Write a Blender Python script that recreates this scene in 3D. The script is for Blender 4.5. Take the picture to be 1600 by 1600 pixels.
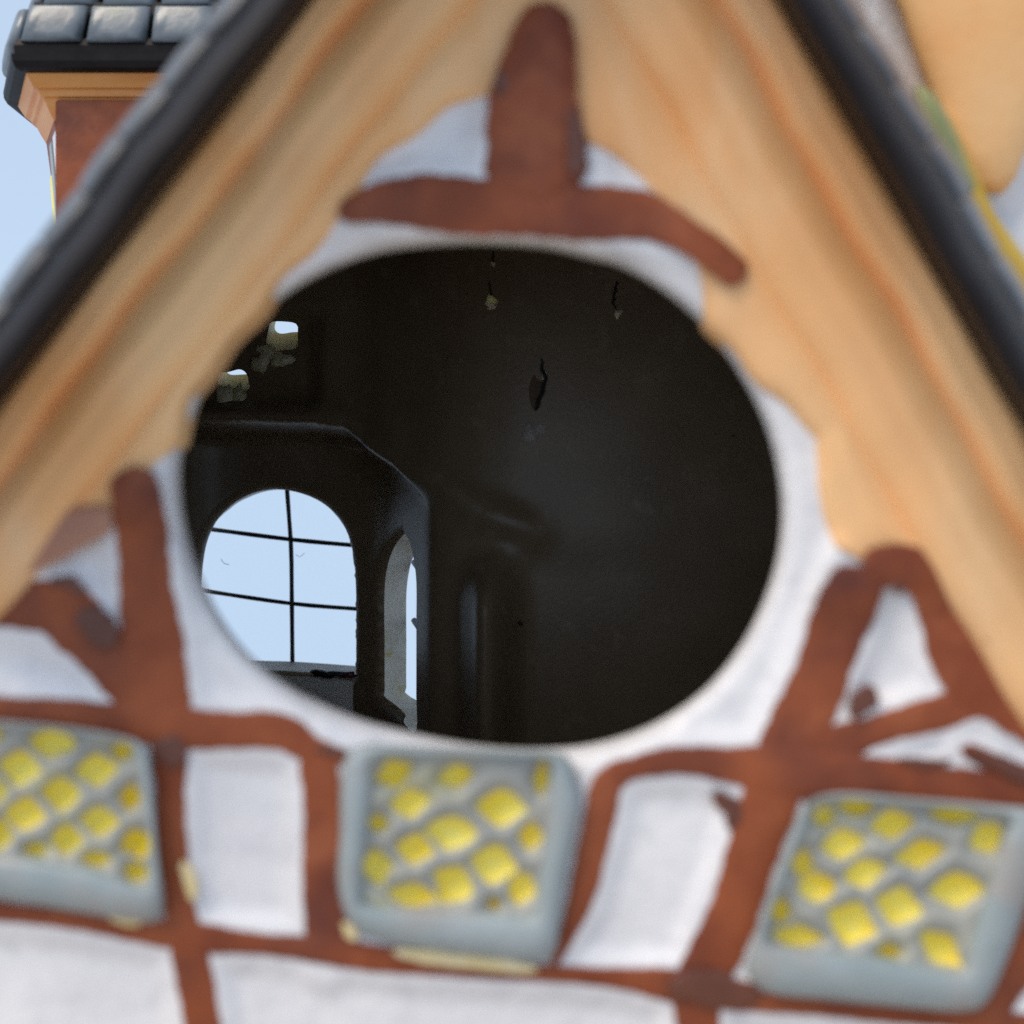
import bpy, bmesh, math, random
import numpy as np
from mathutils import Vector, geometry
random.seed(7); RNG = np.random.default_rng(7)
for o in list(bpy.data.objects): bpy.data.objects.remove(o)
S = bpy.context.scene; COL = S.collection

# ------------------------------------------------------------------ camera
D = 86.0            # mm from the lens to the front wall
F = 1716.0          # focal length in photo pixels (1600 px frame)
K = D / F           # mm per photo pixel on the front wall
ZC = 75.0           # camera height above the table top, mm
cd = bpy.data.cameras.new('camera'); cam = bpy.data.objects.new('camera', cd); COL.objects.link(cam)
cam.location = (0, -D/1000, ZC/1000); cam.rotation_euler = (math.radians(90), 0, 0)
cd.sensor_width = 36; cd.lens = 36*F/1600; cd.clip_start = 0.001; cd.clip_end = 500
cd.dof.use_dof = True; cd.dof.focus_distance = 0.158; cd.dof.aperture_fstop = 15.8
S.camera = cam

# ------------------------------------------------------------------ sky, sun, exposure
SUN_EL, SUN_AZ = math.radians(54), math.radians(230)     # azimuth clockwise from +Y: behind the camera on the left
w = bpy.data.worlds.new('World'); S.world = w; w.use_nodes = True
nt = w.node_tree; nt.nodes.clear()
wo = nt.nodes.new('ShaderNodeOutputWorld'); bg = nt.nodes.new('ShaderNodeBackground'); sk = nt.nodes.new('ShaderNodeTexSky')
sk.sky_type = 'NISHITA'; sk.sun_disc = False; sk.sun_elevation = SUN_EL; sk.sun_rotation = SUN_AZ
sk.air_density = 1.0; sk.dust_density = 2.0; sk.ozone_density = 1.0
tc = nt.nodes.new('ShaderNodeTexCoord'); sp = nt.nodes.new('ShaderNodeSeparateXYZ'); mx = nt.nodes.new('ShaderNodeMath'); cb = nt.nodes.new('ShaderNodeCombineXYZ')
mx.operation = 'MAXIMUM'; mx.inputs[1].default_value = 0.16      # bright haze: the low sky keeps its colour below the horizon
nt.links.new(tc.outputs['Generated'], sp.inputs[0]); nt.links.new(sp.outputs['Z'], mx.inputs[0])
nt.links.new(sp.outputs['X'], cb.inputs[0]); nt.links.new(sp.outputs['Y'], cb.inputs[1]); nt.links.new(mx.outputs[0], cb.inputs[2])
nt.links.new(cb.outputs[0], sk.inputs[0]); mc = nt.nodes.new('ShaderNodeMix'); mc.data_type = 'RGBA'; mc.inputs['Factor'].default_value = .72; mc.inputs['B'].default_value = (5.2, 6.5, 8.2, 1)   # thin even cloud cover
nt.links.new(sk.outputs[0], mc.inputs['A']); nt.links.new(mc.outputs['Result'], bg.inputs[0]); nt.links.new(bg.outputs[0], wo.inputs[0])
bg.inputs[1].default_value = 0.1
sl = bpy.data.lights.new('sun', 'SUN'); sun = bpy.data.objects.new('sun', sl); COL.objects.link(sun)
sl.energy = 2.25; sl.angle = math.radians(36); sl.color = (1, 0.86, 0.68)
sd = Vector((math.sin(SUN_AZ)*math.cos(SUN_EL), math.cos(SUN_AZ)*math.cos(SUN_EL), math.sin(SUN_EL)))
sun.rotation_euler = sd.to_track_quat('Z', 'Y').to_euler(); sun.location = sd*2
S.view_settings.view_transform = 'Standard'; S.view_settings.look = 'None'; S.view_settings.gamma = 1; S.view_settings.exposure = 0.35
S.render.engine = 'CYCLES'; S.cycles.use_denoising = False; S.cycles.max_bounces = 10; S.cycles.diffuse_bounces = 6; S.cycles.transparent_max_bounces = 12

# ------------------------------------------------------------------ materials
def mat(name, c1, c2, rough=0.4, scale=120, stretch=(1, 1, 1), bump=0.15, detail=5, spots=None, coat=0.0, rot=0.0, fine=900, spec=0.5, wash=None):
    m = bpy.data.materials.new(name); m.use_nodes = True; t = m.node_tree; n = t.nodes; p = n['Principled BSDF']
    co = n.new('ShaderNodeTexCoord'); mp = n.new('ShaderNodeMapping'); mp.inputs['Scale'].default_value = stretch; mp.inputs['Rotation'].default_value = (0, rot, 0)
    n1 = n.new('ShaderNodeTexNoise'); n1.inputs['Scale'].default_value = scale; n1.inputs['Detail'].default_value = detail; n1.inputs['Roughness'].default_value = .6
    cr = n.new('ShaderNodeValToRGB'); cr.color_ramp.elements[0].position = .32; cr.color_ramp.elements[1].position = .68
    cr.color_ramp.elements[0].color = (*c1, 1); cr.color_ramp.elements[1].color = (*c2, 1)
    t.links.new(co.outputs['Object'], mp.inputs[0]); t.links.new(mp.outputs[0], n1.inputs['Vector']); t.links.new(n1.outputs['Fac'], cr.inputs[0])
    col = cr.outputs[0]
    if spots:
        n2 = n.new('ShaderNodeTexNoise'); n2.inputs['Scale'].default_value = spots[1]; n2.inputs['Detail'].default_value = 3
        r2 = n.new('ShaderNodeValToRGB'); r2.color_ramp.elements[0].position = spots[2]; r2.color_ramp.elements[1].position = spots[3]
        mix = n.new('ShaderNodeMix'); mix.data_type = 'RGBA'; mix.inputs['B'].default_value = (*spots[0], 1)
        t.links.new(co.outputs['Object'], n2.inputs['Vector']); t.links.new(n2.outputs['Fac'], r2.inputs[0]); t.links.new(r2.outputs[0], mix.inputs['Factor']); t.links.new(col, mix.inputs['A'])
        col = mix.outputs['Result']
    if wash:
        n3 = n.new('ShaderNodeTexNoise'); n3.inputs['Scale'].default_value = wash[1]; n3.inputs['Detail'].default_value = 4; n3.inputs['Roughness'].default_value = .65
        r3 = n.new('ShaderNodeValToRGB'); r3.color_ramp.elements[0].position = wash[2]; r3.color_ramp.elements[1].position = wash[3]
        m3 = n.new('ShaderNodeMix'); m3.data_type = 'RGBA'; m3.inputs['B'].default_value = (*wash[0], 1); off3 = n.new('ShaderNodeMapping'); off3.inputs['Location'].default_value = (.31, .17, .53)
        off3.inputs['Scale'].default_value = stretch; off3.inputs['Rotation'].default_value = (0, rot, 0)
        t.links.new(co.outputs['Object'], off3.inputs[0]); t.links.new(off3.outputs[0], n3.inputs['Vector']); t.links.new(n3.outputs['Fac'], r3.inputs[0]); t.links.new(r3.outputs[0], m3.inputs['Factor']); t.links.new(col, m3.inputs['A'])
        col = m3.outputs['Result']
    t.links.new(col, p.inputs['Base Color'])
    nb = n.new('ShaderNodeTexNoise'); nb.inputs['Scale'].default_value = fine; nb.inputs['Detail'].default_value = 4
    bp = n.new('ShaderNodeBump'); bp.inputs['Strength'].default_value = bump; bp.inputs['Distance'].default_value = 0.0004
    t.links.new(co.outputs['Object'], nb.inputs['Vector']); t.links.new(nb.outputs['Fac'], bp.inputs['Height']); t.links.new(bp.outputs[0], p.inputs['Normal'])
    p.inputs['Roughness'].default_value = rough; p.inputs['Coat Weight'].default_value = coat; p.inputs['Coat Roughness'].default_value = .25
    p.inputs['Specular IOR Level'].default_value = spec
    return m
M = {}
M['white'] = mat('white_glaze', (.73, .72, .75), (.83, .82, .84), .45, 110, spots=((.66, .65, .69), 420, .5, .8), bump=.3)
M['cream'] = mat('bare_cream_clay', (.72, .65, .52), (.84, .80, .72), .7, 250, bump=.4, spots=((.62, .5, .12), 180, .6, .72))
M['clay'] = mat('pale_clay_reveal', (.55, .52, .47), (.72, .70, .66), .6, 260, bump=.3)
M['timber'] = mat('rust_brown_paint', (.18, .038, .014), (.34, .090, .032), .5, 120, spots=((.105, .030, .024), 95, .48, .76), spec=.3, wash=((.40, .125, .055), 110, .55, .85))
M['timber_thin'] = mat('thin_brown_wash', (.38, .17, .11), (.47, .23, .145), .42, 150)
M['timber_mid'] = mat('purple_brown_wash', (.24, .095, .065), (.32, .135, .09), .42, 130)
M['timber_dark'] = mat('dark_brown_stroke', (.10, .030, .017), (.15, .048, .028), .42, 200)
M['pale_yellow'] = mat('pale_yellow_smear', (.70, .55, .24), (.80, .70, .46), .42, 300)
M['orangeL'] = mat('ochre_brushed_paint', (.87, .44, .175), (.92, .575, .285), .45, 70, (1, 1, .3), rot=math.radians(-37.5), detail=1, spots=((.80, .36, .11), 60, .50, .85), spec=.4, wash=((.90, .60, .35), 90, .52, .75))
M['orangeR'] = mat('ochre_brushed_paint_right', (.87, .44, .18), (.92, .57, .285), .45, 70, (1, 1, .3), rot=math.radians(30), detail=1, spots=((.82, .38, .13), 55, .52, .85), spec=.4, wash=((.90, .60, .34), 80, .52, .75))
M['orange_side'] = mat('peach_orange_paint', (.86, .43, .16), (.90, .55, .26), .48, 60, detail=3, spec=.35)
M['hole'] = mat('yellowed_clay', (.66, .56, .28), (.84, .78, .58), .6, 260, bump=.4)
M['orange'] = mat('orange_paint', (.70, .24, .045), (.82, .38, .11), .4, 150, (.4, 1, 1.6))
M['roof'] = mat('charcoal_glaze', (.009, .0065, .007), (.020, .016, .0165), .5, 160, spec=.13)
M['tile'] = mat('grey_slate_glaze', (.095, .112, .127), (.19, .215, .24), .35, 300, coat=.2, spots=((.08, .115, .10), 150, .6, .75))
M['slate_mid'] = mat('mid_grey_glaze', (.045, .043, .046), (.10, .10, .105), .4, 120)  # mid grey for the tiles along the left roof edge
M['slate'] = mat('dark_slate_glaze', (.05, .055, .065), (.10, .11, .13), .3, 200)
M['blue'] = mat('blue_grey_paint', (.25, .305, .32), (.36, .41, .43), .42, 110, spots=((.33, .32, .31), 170, .5, .7))
M['lattice'] = mat('grey_lattice_paint', (.27, .28, .28), (.40, .40, .35), .45, 200, spots=((.45, .43, .20), 140, .6, .8))
M['yellow'] = mat('lemon_paint', (.88, .68, .035), (.90, .82, .22), .4, 230)
M['yellow_deep'] = mat('olive_yellow_trim', (.50, .27, .01), (.58, .37, .03), .4, 150, spots=((.38, .36, .14), 40, .55, .62))
M['olive'] = mat('olive_green_glaze', (.20, .21, .07), (.30, .29, .11), .4, 150)
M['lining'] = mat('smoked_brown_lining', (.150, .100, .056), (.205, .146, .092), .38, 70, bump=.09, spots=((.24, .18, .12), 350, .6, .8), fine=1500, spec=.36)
M['apron'] = mat('pale_grey_lining', (.52, .48, .43), (.64, .60, .55), .6, 200, bump=.4)  # paler grey than the lining, for the sill apron and fibres
M['chip'] = mat('chipped_clay', (.50, .40, .26), (.74, .64, .46), .7, 600, bump=.5)
M['chip_y'] = mat('yellow_chip', (.72, .60, .14), (.86, .78, .42), .6, 700, bump=.5)
M['chip_dim'] = mat('scuffed_lining', (.24, .20, .18), (.38, .33, .30), .7, 900, bump=.5)
M['crack'] = mat('crack_black', (.004, .003, .002), (.009, .006, .004), .8, 300)
M['stain'] = mat('brown_stain', (.07, .04, .018), (.12, .07, .035), .7, 500)
M['drip'] = mat('dull_green_drip', (.46, .40, .22), (.68, .62, .42), .45, 400, bump=.4)
M['lead'] = mat('black_leading', (.006, .006, .008), (.012, .011, .014), .4, 300)
M['wine'] = mat('wine_red_blob', (.05, .008, .01), (.08, .014, .015), .3, 300)
M['table'] = mat('warm_bounce_wood', (.36, .30, .23), (.46, .39, .31), .6, 30, (1, .08, 1))  # warm tone picked to tint the light bounced onto the walls
def pane_mat():
    m = bpy.data.materials.new('clear_window_film'); m.use_nodes = True; t = m.node_tree; n = t.nodes; n.remove(n['Principled BSDF'])
    tr = n.new('ShaderNodeBsdfTransparent'); tr.inputs[0].default_value = (.985, .99, 1, 1); gl = n.new('ShaderNodeBsdfGlossy'); gl.inputs['Roughness'].default_value = .05
    fr = n.new('ShaderNodeFresnel'); fr.inputs[0].default_value = 1.2; mi = n.new('ShaderNodeMixShader')
    t.links.new(fr.outputs[0], mi.inputs[0]); t.links.new(tr.outputs[0], mi.inputs[1]); t.links.new(gl.outputs[0], mi.inputs[2]); t.links.new(mi.outputs[0], n['Material Output'].inputs[0])
    return m
M['pane'] = pane_mat()

# ------------------------------------------------------------------ helpers (all lengths in mm, z measured from the lens height)
def W(p): return (p[0]/1000, p[1]/1000, (p[2]+ZC)/1000)
def at(px, py, y):                     # the point at depth y (mm behind the front wall) seen at photo pixel px, py
    k = (D+y)/F
    return np.array([(px-800)*k, y, (800-py)*k])
def empty(name, parent=None):
    o = bpy.data.objects.new(name, None); COL.objects.link(o); o.parent = parent; o.empty_display_size = .01; return o
def obj(name, verts, faces, m, parent, smooth=True):
    me = bpy.data.meshes.new(name); me.from_pydata([W(v) for v in verts], [], [tuple(int(i) for i in f) for f in faces])
    me.materials.append(M[m]); me.validate()
    if smooth: me.polygons.foreach_set('use_smooth', [True]*len(me.polygons))
    me.update(); o = bpy.data.objects.new(name, me); COL.objects.link(o); o.parent = parent
    return o
def fix_normals(o):
    b = bmesh.new(); b.from_mesh(o.data); bmesh.ops.remove_doubles(b, verts=b.verts, dist=1e-7); bmesh.ops.recalc_face_normals(b, faces=b.faces); b.to_mesh(o.data); b.free(); return o
def inpoly(P, poly):
    x, y = P[:, 0], P[:, 1]; r = np.zeros(len(P), bool); q = np.asarray(poly, float); j = len(q)-1
    for i in range(len(q)):
        xi, yi = q[i]; xj, yj = q[j]
        c = ((yi > y) != (yj > y)) & (x < (xj-xi)*(y-yi)/(yj-yi+1e-12)+xi); r ^= c; j = i
    return r
def smooth_loop(pts, n=80, closed=True):
    p = np.asarray(pts, float); N = len(p); out = []
    segs = N if closed else N-1
    for i in range(segs):
        if closed: a, b, c, d = p[(i-1) % N], p[i], p[(i+1) % N], p[(i+2) % N]
        else: a, b, c, d = p[max(i-1, 0)], p[i], p[i+1], p[min(i+2, N-1)]
        for t in np.linspace(0, 1, 12, endpoint=False):
            out.append(.5*((2*b)+(c-a)*t+(2*a-5*b+4*c-d)*t*t+(3*b-a-3*c+d)*t**3))
    if not closed: out.append(p[-1])
    q = np.array(out); q2 = np.vstack([q, q[:1]]) if closed else q
    L = np.r_[0, np.cumsum(np.linalg.norm(np.diff(q2, axis=0)[:, :2], axis=1))]
    s = np.linspace(0, L[-1], n, endpoint=not closed)
    return np.array([[np.interp(v, L, q2[:, k]) for k in range(q.shape[1])] for v in s])
def cdt(outer, holes, grid):
    """2-D sheet with holes: returns points and triangles"""
    V = []; E = []
    for lp in [outer]+list(holes):
        s = len(V); V += [tuple(map(float, p)) for p in lp]; E += [(s+i, s+(i+1) % len(lp)) for i in range(len(lp))]
    V += [tuple(map(float, p)) for p in grid]
    r = geometry.delaunay_2d_cdt([Vector(v) for v in V], E, [], 0, 1e-4)
    P = np.array([(v.x, v.y) for v in r[0]]); T = np.array([f for f in r[2] if len(f) == 3])
    c = P[T].mean(axis=1); k = inpoly(c, outer)
    for h in holes: k &= ~inpoly(c, h)
    return P, T[k]
def ss(x, a, b):
    t = np.clip((x-a)/(b-a), 0, 1); return t*t*(3-2*t)
_ph = RNG.uniform(0, 6.28, (6, 2)); _fr = RNG.uniform(.004, .02, (6, 2))*RNG.choice([-1, 1], (6, 2))
def wob(x, y, f=1.0): return sum(np.sin(x*_fr[i, 0]*f+y*_fr[i, 1]*f+_ph[i, 0]) for i in range(6))/6

house = empty('ceramic_house')
house['label'] = 'hand painted ceramic half-timbered house with an oval hole in its gable'; house['category'] = 'house ornament'

# ------------------------------------------------------------------ table, unseen: added as support and to bounce light
tv = []; tf = []
def slab(name, x0, x1, y0, y1, z0, z1, m, parent, bev=.4):
    b = bmesh.new(); bmesh.ops.create_cube(b, size=1)
    for v in b.verts: v.co = Vector((x0+(v.co.x+.5)*(x1-x0), y0+(v.co.y+.5)*(y1-y0), z0+(v.co.z+.5)*(z1-z0)))
    bmesh.ops.bevel(b, geom=list(b.edges), offset=bev, segments=2, affect='EDGES')
    vs = [tuple(v.co) for v in b.verts]; b.verts.index_update(); fs = [[v.index for v in f.verts] for f in b.faces]; b.free()
    return obj(name, vs, fs, m, parent, False)
t = slab('unseen_tabletop', -260, 260, -190, 150, -105, -75.02, 'table', None, 3); t['kind'] = 'structure'; t['label'] = 'unseen wooden table top, added under the ceramic house for support and bounced light'

# ------------------------------------------------------------------ front wall: traced timber lines, relief and oval hole
T = {  # photo-pixel centre lines with widths
 'king':   [(862, 2, 60), (850, 50, 96), (842, 100, 126), (834, 160, 140), (836, 225, 148), (842, 275, 190), (846, 310, 230)],
 'collar': [(528, 338, 26), (580, 318, 62), (650, 316, 84), (760, 322, 92), (880, 328, 92), (1000, 338, 78), (1070, 366, 56), (1120, 400, 52), (1162, 440, 46)],
 'lpost':  [(208, 728, 74), (220, 830, 82), (232, 950, 88), (244, 1040, 96), (262, 1130, 90)],
 'lbrace': [(-60, 935, 80), (20, 945, 84), (90, 950, 96), (140, 995, 92), (190, 1055, 88), (240, 1120, 70)],
 'lbeam':  [(-120, 1096, 40), (0, 1106, 38), (140, 1118, 46), (260, 1136, 66), (360, 1140, 58), (440, 1145, 58), (490, 1172, 44), (552, 1186, 20)],
 'post1':  [(262, 1150, 62), (266, 1240, 50), (270, 1340, 48), (282, 1430, 54), (298, 1500, 56), (316, 1600, 60), (330, 1760, 62)],
 'post2':  [(492, 1170, 56), (504, 1240, 66), (506, 1340, 64), (508, 1420, 70), (512, 1490, 70)],
 'low':    [(-120, 1410, 30), (0, 1424, 30), (150, 1442, 32), (290, 1464, 48), (400, 1474, 34), (520, 1488, 44), (640, 1503, 40), (760, 1517, 26), (870, 1522, 28), (980, 1530, 34), (1080, 1545, 60), (1200, 1562, 40), (1360, 1580, 32), (1500, 1592, 34), (1760, 1612, 36)],
 'rcurve': [(1000, 1196, 30), (950, 1222, 48), (934, 1290, 50), (914, 1380, 44), (886, 1460, 28), (862, 1512, 16)],
 'rbeam':  [(962, 1214, 22), (1010, 1196, 40), (1080, 1188, 46), (1150, 1196, 60), (1240, 1208, 84), (1360, 1216, 66), (1480, 1228, 62), (1600, 1242, 56), (1760, 1262, 56)],
 'rpost':  [(1350, 885, 84), (1318, 960, 92), (1284, 1050, 90), (1246, 1140, 92), (1208, 1230, 92), (1182, 1320, 84), (1154, 1400, 78), (1124, 1480, 86), (1090, 1550, 72), (1092, 1640, 70), (1100, 1760, 66)],
 'rarch':  [(1352, 898, 70), (1396, 882, 62), (1444, 900, 72), (1474, 960, 80), (1512, 1028, 112), (1580, 1066, 150), (1680, 1120, 150)],
 'rbrace': [(1250, 1186, 84), (1300, 1166, 72), (1370, 1142, 50), (1450, 1118, 56), (1540, 1090, 62), (1660, 1060, 60)],
 'rside':  [(1680, 1290, 60), (1636, 1410, 58), (1592, 1510, 56), (1548, 1590, 50), (1536, 1640, 40)],
 'rlow':   [(1500, 1168, 26), (1560, 1196, 34), (1620, 1222, 40)],
}
def seg_dist(X, Y):
    d = np.full(X.shape, 1e6)
    for pts in T.values():
        for (x0, y0, w0), (x1, y1, w1) in zip(pts[:-1], pts[1:]):
            L = (x1-x0)**2+(y1-y0)**2; t = np.clip(((X-x0)*(x1-x0)+(Y-y0)*(y1-y0))/L, 0, 1)
            d = np.minimum(d, np.hypot(X-x0-t*(x1-x0), Y-y0-t*(y1-y0))-(w0+(w1-w0)*t)/2)
    return d
HOLE = smooth_loop([(790, 377), (880, 388), (990, 424), (1085, 492), (1155, 580), (1203, 680), (1222, 790), (1211, 890), (1170, 990), (1105, 1075), (1020, 1133), (930, 1163), (840, 1171), (740, 1165), (640, 1146), (540, 1117), (440, 1068), (370, 1005), (318, 920), (284, 815), (280, 715), (308, 630), (330, 575), (395, 500), (480, 437), (580, 396), (690, 379)], 150)
def hole_dist(X, Y):
    d = np.full(X.shape, 1e6)
    for a, b in zip(HOLE, np.roll(HOLE, -1, axis=0)):
        L = ((b-a)**2).sum(); t = np.clip(((X-a[0])*(b[0]-a[0])+(Y-a[1])*(b[1]-a[1]))/L, 0, 1)
        d = np.minimum(d, np.hypot(X-a[0]-t*(b[0]-a[0]), Y-a[1]-t*(b[1]-a[1])))
    return d
RIM = 34.0
WINREC = [[(560, 1178), (545, 1240), (545, 1420), (620, 1462), (850, 1486), (890, 1250), (870, 1186)], [(1300, 1252), (1240, 1310), (1184, 1500), (1220, 1540), (1500, 1566), (1600, 1400), (1626, 1280)], [(-110, 1130), (190, 1160), (226, 1190), (244, 1420), (-110, 1380)]]
def Hwall(X, Y):
    X = np.asarray(X, float); Y = np.asarray(Y, float)
    rec = np.zeros(X.shape, bool)
    for wp in WINREC: rec |= inpoly(np.c_[X.ravel(), Y.ravel()], wp).reshape(X.shape)
    h = -.9*rec+.75*(1-ss(seg_dist(X, Y), 0, 42))+.10*wob(X, Y, 1.4)
    q = np.clip(1-hole_dist(X, Y)/RIM, 0, 1)
    return h-1.7*(1-np.sqrt(np.maximum(1-q*q, 0)))
def front(px, py, h): return at(px, py, -h)
WALL = [(-150, 792), (905, -570), (1750, 905), (1750, 2290), (-150, 2290)]
gx, gy = np.meshgrid(np.arange(-140, 1745, 10), np.arange(-400, 1680, 10)); G = np.c_[gx.ravel(), gy.ravel()]+RNG.uniform(-2, 2, (gx.size, 2))
G = G[inpoly(G, [(-140, 800), (905, -550), (1740, 910), (1740, 2270), (-140, 2270)])]
hd = hole_dist(G[:, 0], G[:, 1]); G = G[~inpoly(G, HOLE) & (hd > 6)]
ring = []
for k in (5, 11, 18, 26):
    c = HOLE.mean(axis=0); ring.append(HOLE+(HOLE-c)/np.linalg.norm(HOLE-c, axis=1)[:, None]*k)
P, Tr = cdt(WALL, [HOLE], np.vstack([G]+ring))
H = Hwall(P[:, 0], P[:, 1])
obj('gable_wall', [front(p[0], p[1], h) for p, h in zip(P, H)], Tr, 'white', house)
# thickness of the wall seen in the hole, and its dark inner face
Hh = Hwall(HOLE[:, 0], HOLE[:, 1]); n = len(HOLE); vs = [front(p[0], p[1], h) for p, h in zip(HOLE, Hh)]; base = [np.array(v) for v in vs]
cz = np.mean(base, axis=0)
loops = [base]
for y, e in ((2.4, 1.0), (3.6, 1.01), (4.4, 1.03), (4.8, 1.06)):
    loops.append([np.array([cz[0]+(b[0]-cz[0])*e*1.005, y, cz[2]+(b[2]-cz[2])*e*1.005]) for b in base])
vs = [v for l in loops for v in l]
fs = [[a*n+i, a*n+(i+1) % n, (a+1)*n+(i+1) % n, (a+1)*n+i] for a in range(len(loops)-1) for i in range(n)]
obj('hole_rim', vs, fs, 'clay', house)
HB = [(v[0], v[2]) for v in loops[-1]]
FR = [(-46.5, -42), (-46.5, 2), (-16, 42), (22, 42), (47.5, -4), (47.5, -42)]
Q, Tq = cdt(FR, [HB], [])
obj('inner_front_lining', [(p[0], 4.8, p[1]) for p in Q], Tq[:, ::-1], 'lining', house)

# ------------------------------------------------------------------ painted strips
def ribbon(name, pts, m, parent, dome=.13, lift=0.0, hbase=None, jit=.055, nseg=None, k=11, cap=True, p=6, closed_back=False):
    pts = np.asarray(pts, float); L = np.linalg.norm(np.diff(pts[:, :2], axis=0), axis=1).sum()
    n = nseg or max(10, int(L/11)); q = smooth_loop(pts, n, False)
    tan = np.gradient(q[:, :2], axis=0); tan /= np.linalg.norm(tan, axis=1)[:, None]+1e-9; nor = np.c_[-tan[:, 1], tan[:, 0]]
    s = np.r_[0, np.cumsum(np.linalg.norm(np.diff(q[:, :2], axis=0), axis=1))]
    wd = q[:, 2]/2
    if cap:
        for e in (s, s[-1]-s):
            r = np.maximum(wd*.75, 1e-3); x = np.clip(e/r, 0, 1); wd = wd*np.sqrt(np.maximum(1-(1-x)**2, .004))
    ph = random.uniform(0, 99)
    wl = wd*(1+jit*(np.sin(s*.037+ph)+.5*np.sin(s*.11+2*ph)+.45*np.sin(s*.23+4*ph))); wr = wd*(1+jit*(np.sin(s*.031+3*ph)+.5*np.sin(s*.13+ph)+.45*np.sin(s*.27+5*ph)))
    cs = np.linspace(-1, 1, k); V = []
    X = np.array([[q[i, 0]+nor[i, 0]*(c*(wl[i] if c < 0 else wr[i])) for c in cs] for i in range(n)])
    Y = np.array([[q[i, 1]+nor[i, 1]*(c*(wl[i] if c < 0 else wr[i])) for c in cs] for i in range(n)])
    hb = Hwall(X, Y) if hbase is None else hbase(X, Y)
    prof = dome*(1-np.abs(cs)**p)-.03
    Hh = hb+lift+prof[None, :]+.04*wob(X*3, Y*3)
    V = [front(X[i, j], Y[i, j], Hh[i, j]) for i in range(n) for j in range(k)]
    Fc = [[i*k+j, i*k+j+1, (i+1)*k+j+1, (i+1)*k+j] for i in range(n-1) for j in range(k-1)]
    o = obj(name, V, Fc, m, parent); 
    return o
for i, (nm, kind) in enumerate([('lbrace', 'timber_brace'), ('rbrace', 'timber_brace'), ('rlow', 'timber_brace'), ('rarch', 'timber_arch'), ('king', 'timber_post'), ('lpost', 'timber_post'), ('post1', 'timber_post'), ('post2', 'timber_post'), ('rcurve', 'timber_post'), ('rside', 'timber_post'), ('rpost', 'timber_post'),
            ('collar', 'timber_beam'), ('lbeam', 'timber_beam'), ('low', 'timber_beam'), ('rbeam', 'timber_beam')]):
    if nm in ('king', 'collar', 'lpost', 'rarch', 'rpost'): continue     # these run over the ochre boards and are laid after them
    ribbon(kind, T[nm], 'timber', house, lift=.012*i)

# ------------------------------------------------------------------ ochre barge boards under the roof edge
UL, NL, BL = np.array([-.609, .793]), np.array([.793, .609]), np.array([476., 0])
UR, NR, BR = np.array([.5, .866]), np.array([-.866, .5]), np.array([1224., 0])
MA, MB = np.array([905., -560]), np.array([862., 60])      # mitre line from the ridge down to the post
def tstart(B, U, Nn, d):
    p = B+Nn*d; m = MB-MA; A = np.array([[U[0], -m[0]], [U[1], -m[1]]]); r = np.linalg.solve(A, MA-p); return r[0]
BH = {}
def board(B, U, Nn, d0, d1, h0, m, tend, wav=5, crown=1.2, inner=None):
    n, k = 120, 17; V = []; HP = []
    for i in range(n):
        for j in range(k):
            c = j/(k-1); t1 = tstart(B, U, Nn, d0+(d1-d0)*c); t = t1+(tend-t1)*i/(n-1)
            q = B+U*t
            dd1 = d1 if inner is None else np.interp((B+U*t)[1], inner[0], inner[1])
            d = d0+(dd1-d0)*c
            d += wav*math.sin(t*.011+d0)*(.4+.6*c)+.6*wav*math.sin(t*.027+d0*2)*c+(.8*wav*math.sin(t*.052+1.3*d0)*c**3 if inner is not None else 0)
            p = B+U*t+Nn*d
            e = abs(2*c-1); h = h0+crown*(1-e**3)+.2*float(wob(p[0], p[1], 1.6))-(.0 if c < .5 else .5*c)
            HP.append((p[0], p[1], h))
    HP = np.array(HP); hw = Hwall(HP[:, 0], HP[:, 1])+.22; hh = np.maximum(HP[:, 2], hw*(hole_dist(HP[:, 0], HP[:, 1]) > 3)+HP[:, 2]*0-9*(hole_dist(HP[:, 0], HP[:, 1]) <= 3))
    V = [front(a, b, c) for (a, b, _), c in zip(HP, hh)]
    Fc = [[i*k+j, i*k+j+1, (i+1)*k+j+1, (i+1)*k+j] for i in range(n-1) for j in range(k-1)]
    # side returns so each board has real thickness
    b = len(V)
    for j in (0, k-1):
        s = len(V); V += [V[i*k+j]+np.array([0, 3.0, 0]) for i in range(n)]
        Fc += [[i*k+j, (i+1)*k+j, s+i+1, s+i] for i in range(n-1)]
    return fix_normals(obj('barge_board', V, Fc, m, house))
IL = ([-600, 0, 40, 130, 240, 350, 460, 620, 720, 830, 900, 1000], [330, 330, 325, 318, 262, 266, 246, 256, 270, 262, 216, 200])
# (for the left side the inner edge is indexed by the height of the point on the roof line)
def inner_idx(B, U, Nn, pts):
    ts = []; ds = []
    for x, y in pts:
        r = np.array([x, y])-B; ds.append(r@Nn); ts.append((B+U*(r@U))[1])
    o = np.argsort(ts); return (np.array(ts)[o], np.array(ds)[o])
IL = inner_idx(BL, UL, NL, [(900, -80), (872, 20), (815, 100), (780, 136), (705, 166), (612, 240), (566, 290), (522, 352), (462, 414), (418, 462), (338, 556), (304, 622), (278, 694), (240, 732), (160, 815), (60, 885), (0, 930), (-140, 1010)])
IR = inner_idx(BR, UR, NR, [(830, -60), (866, 60), (890, 160), (922, 222), (1005, 272), (1062, 350), (1082, 420), (1110, 505), (1195, 605), (1285, 680), (1276, 760), (1300, 860), (1345, 880), (1440, 872), (1520, 955), (1600, 1036), (1740, 1180)])
board(BL, UL, NL, 192, 260, .7, 'orangeL', 1080, inner=IL, wav=4.5, crown=.7)
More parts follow.
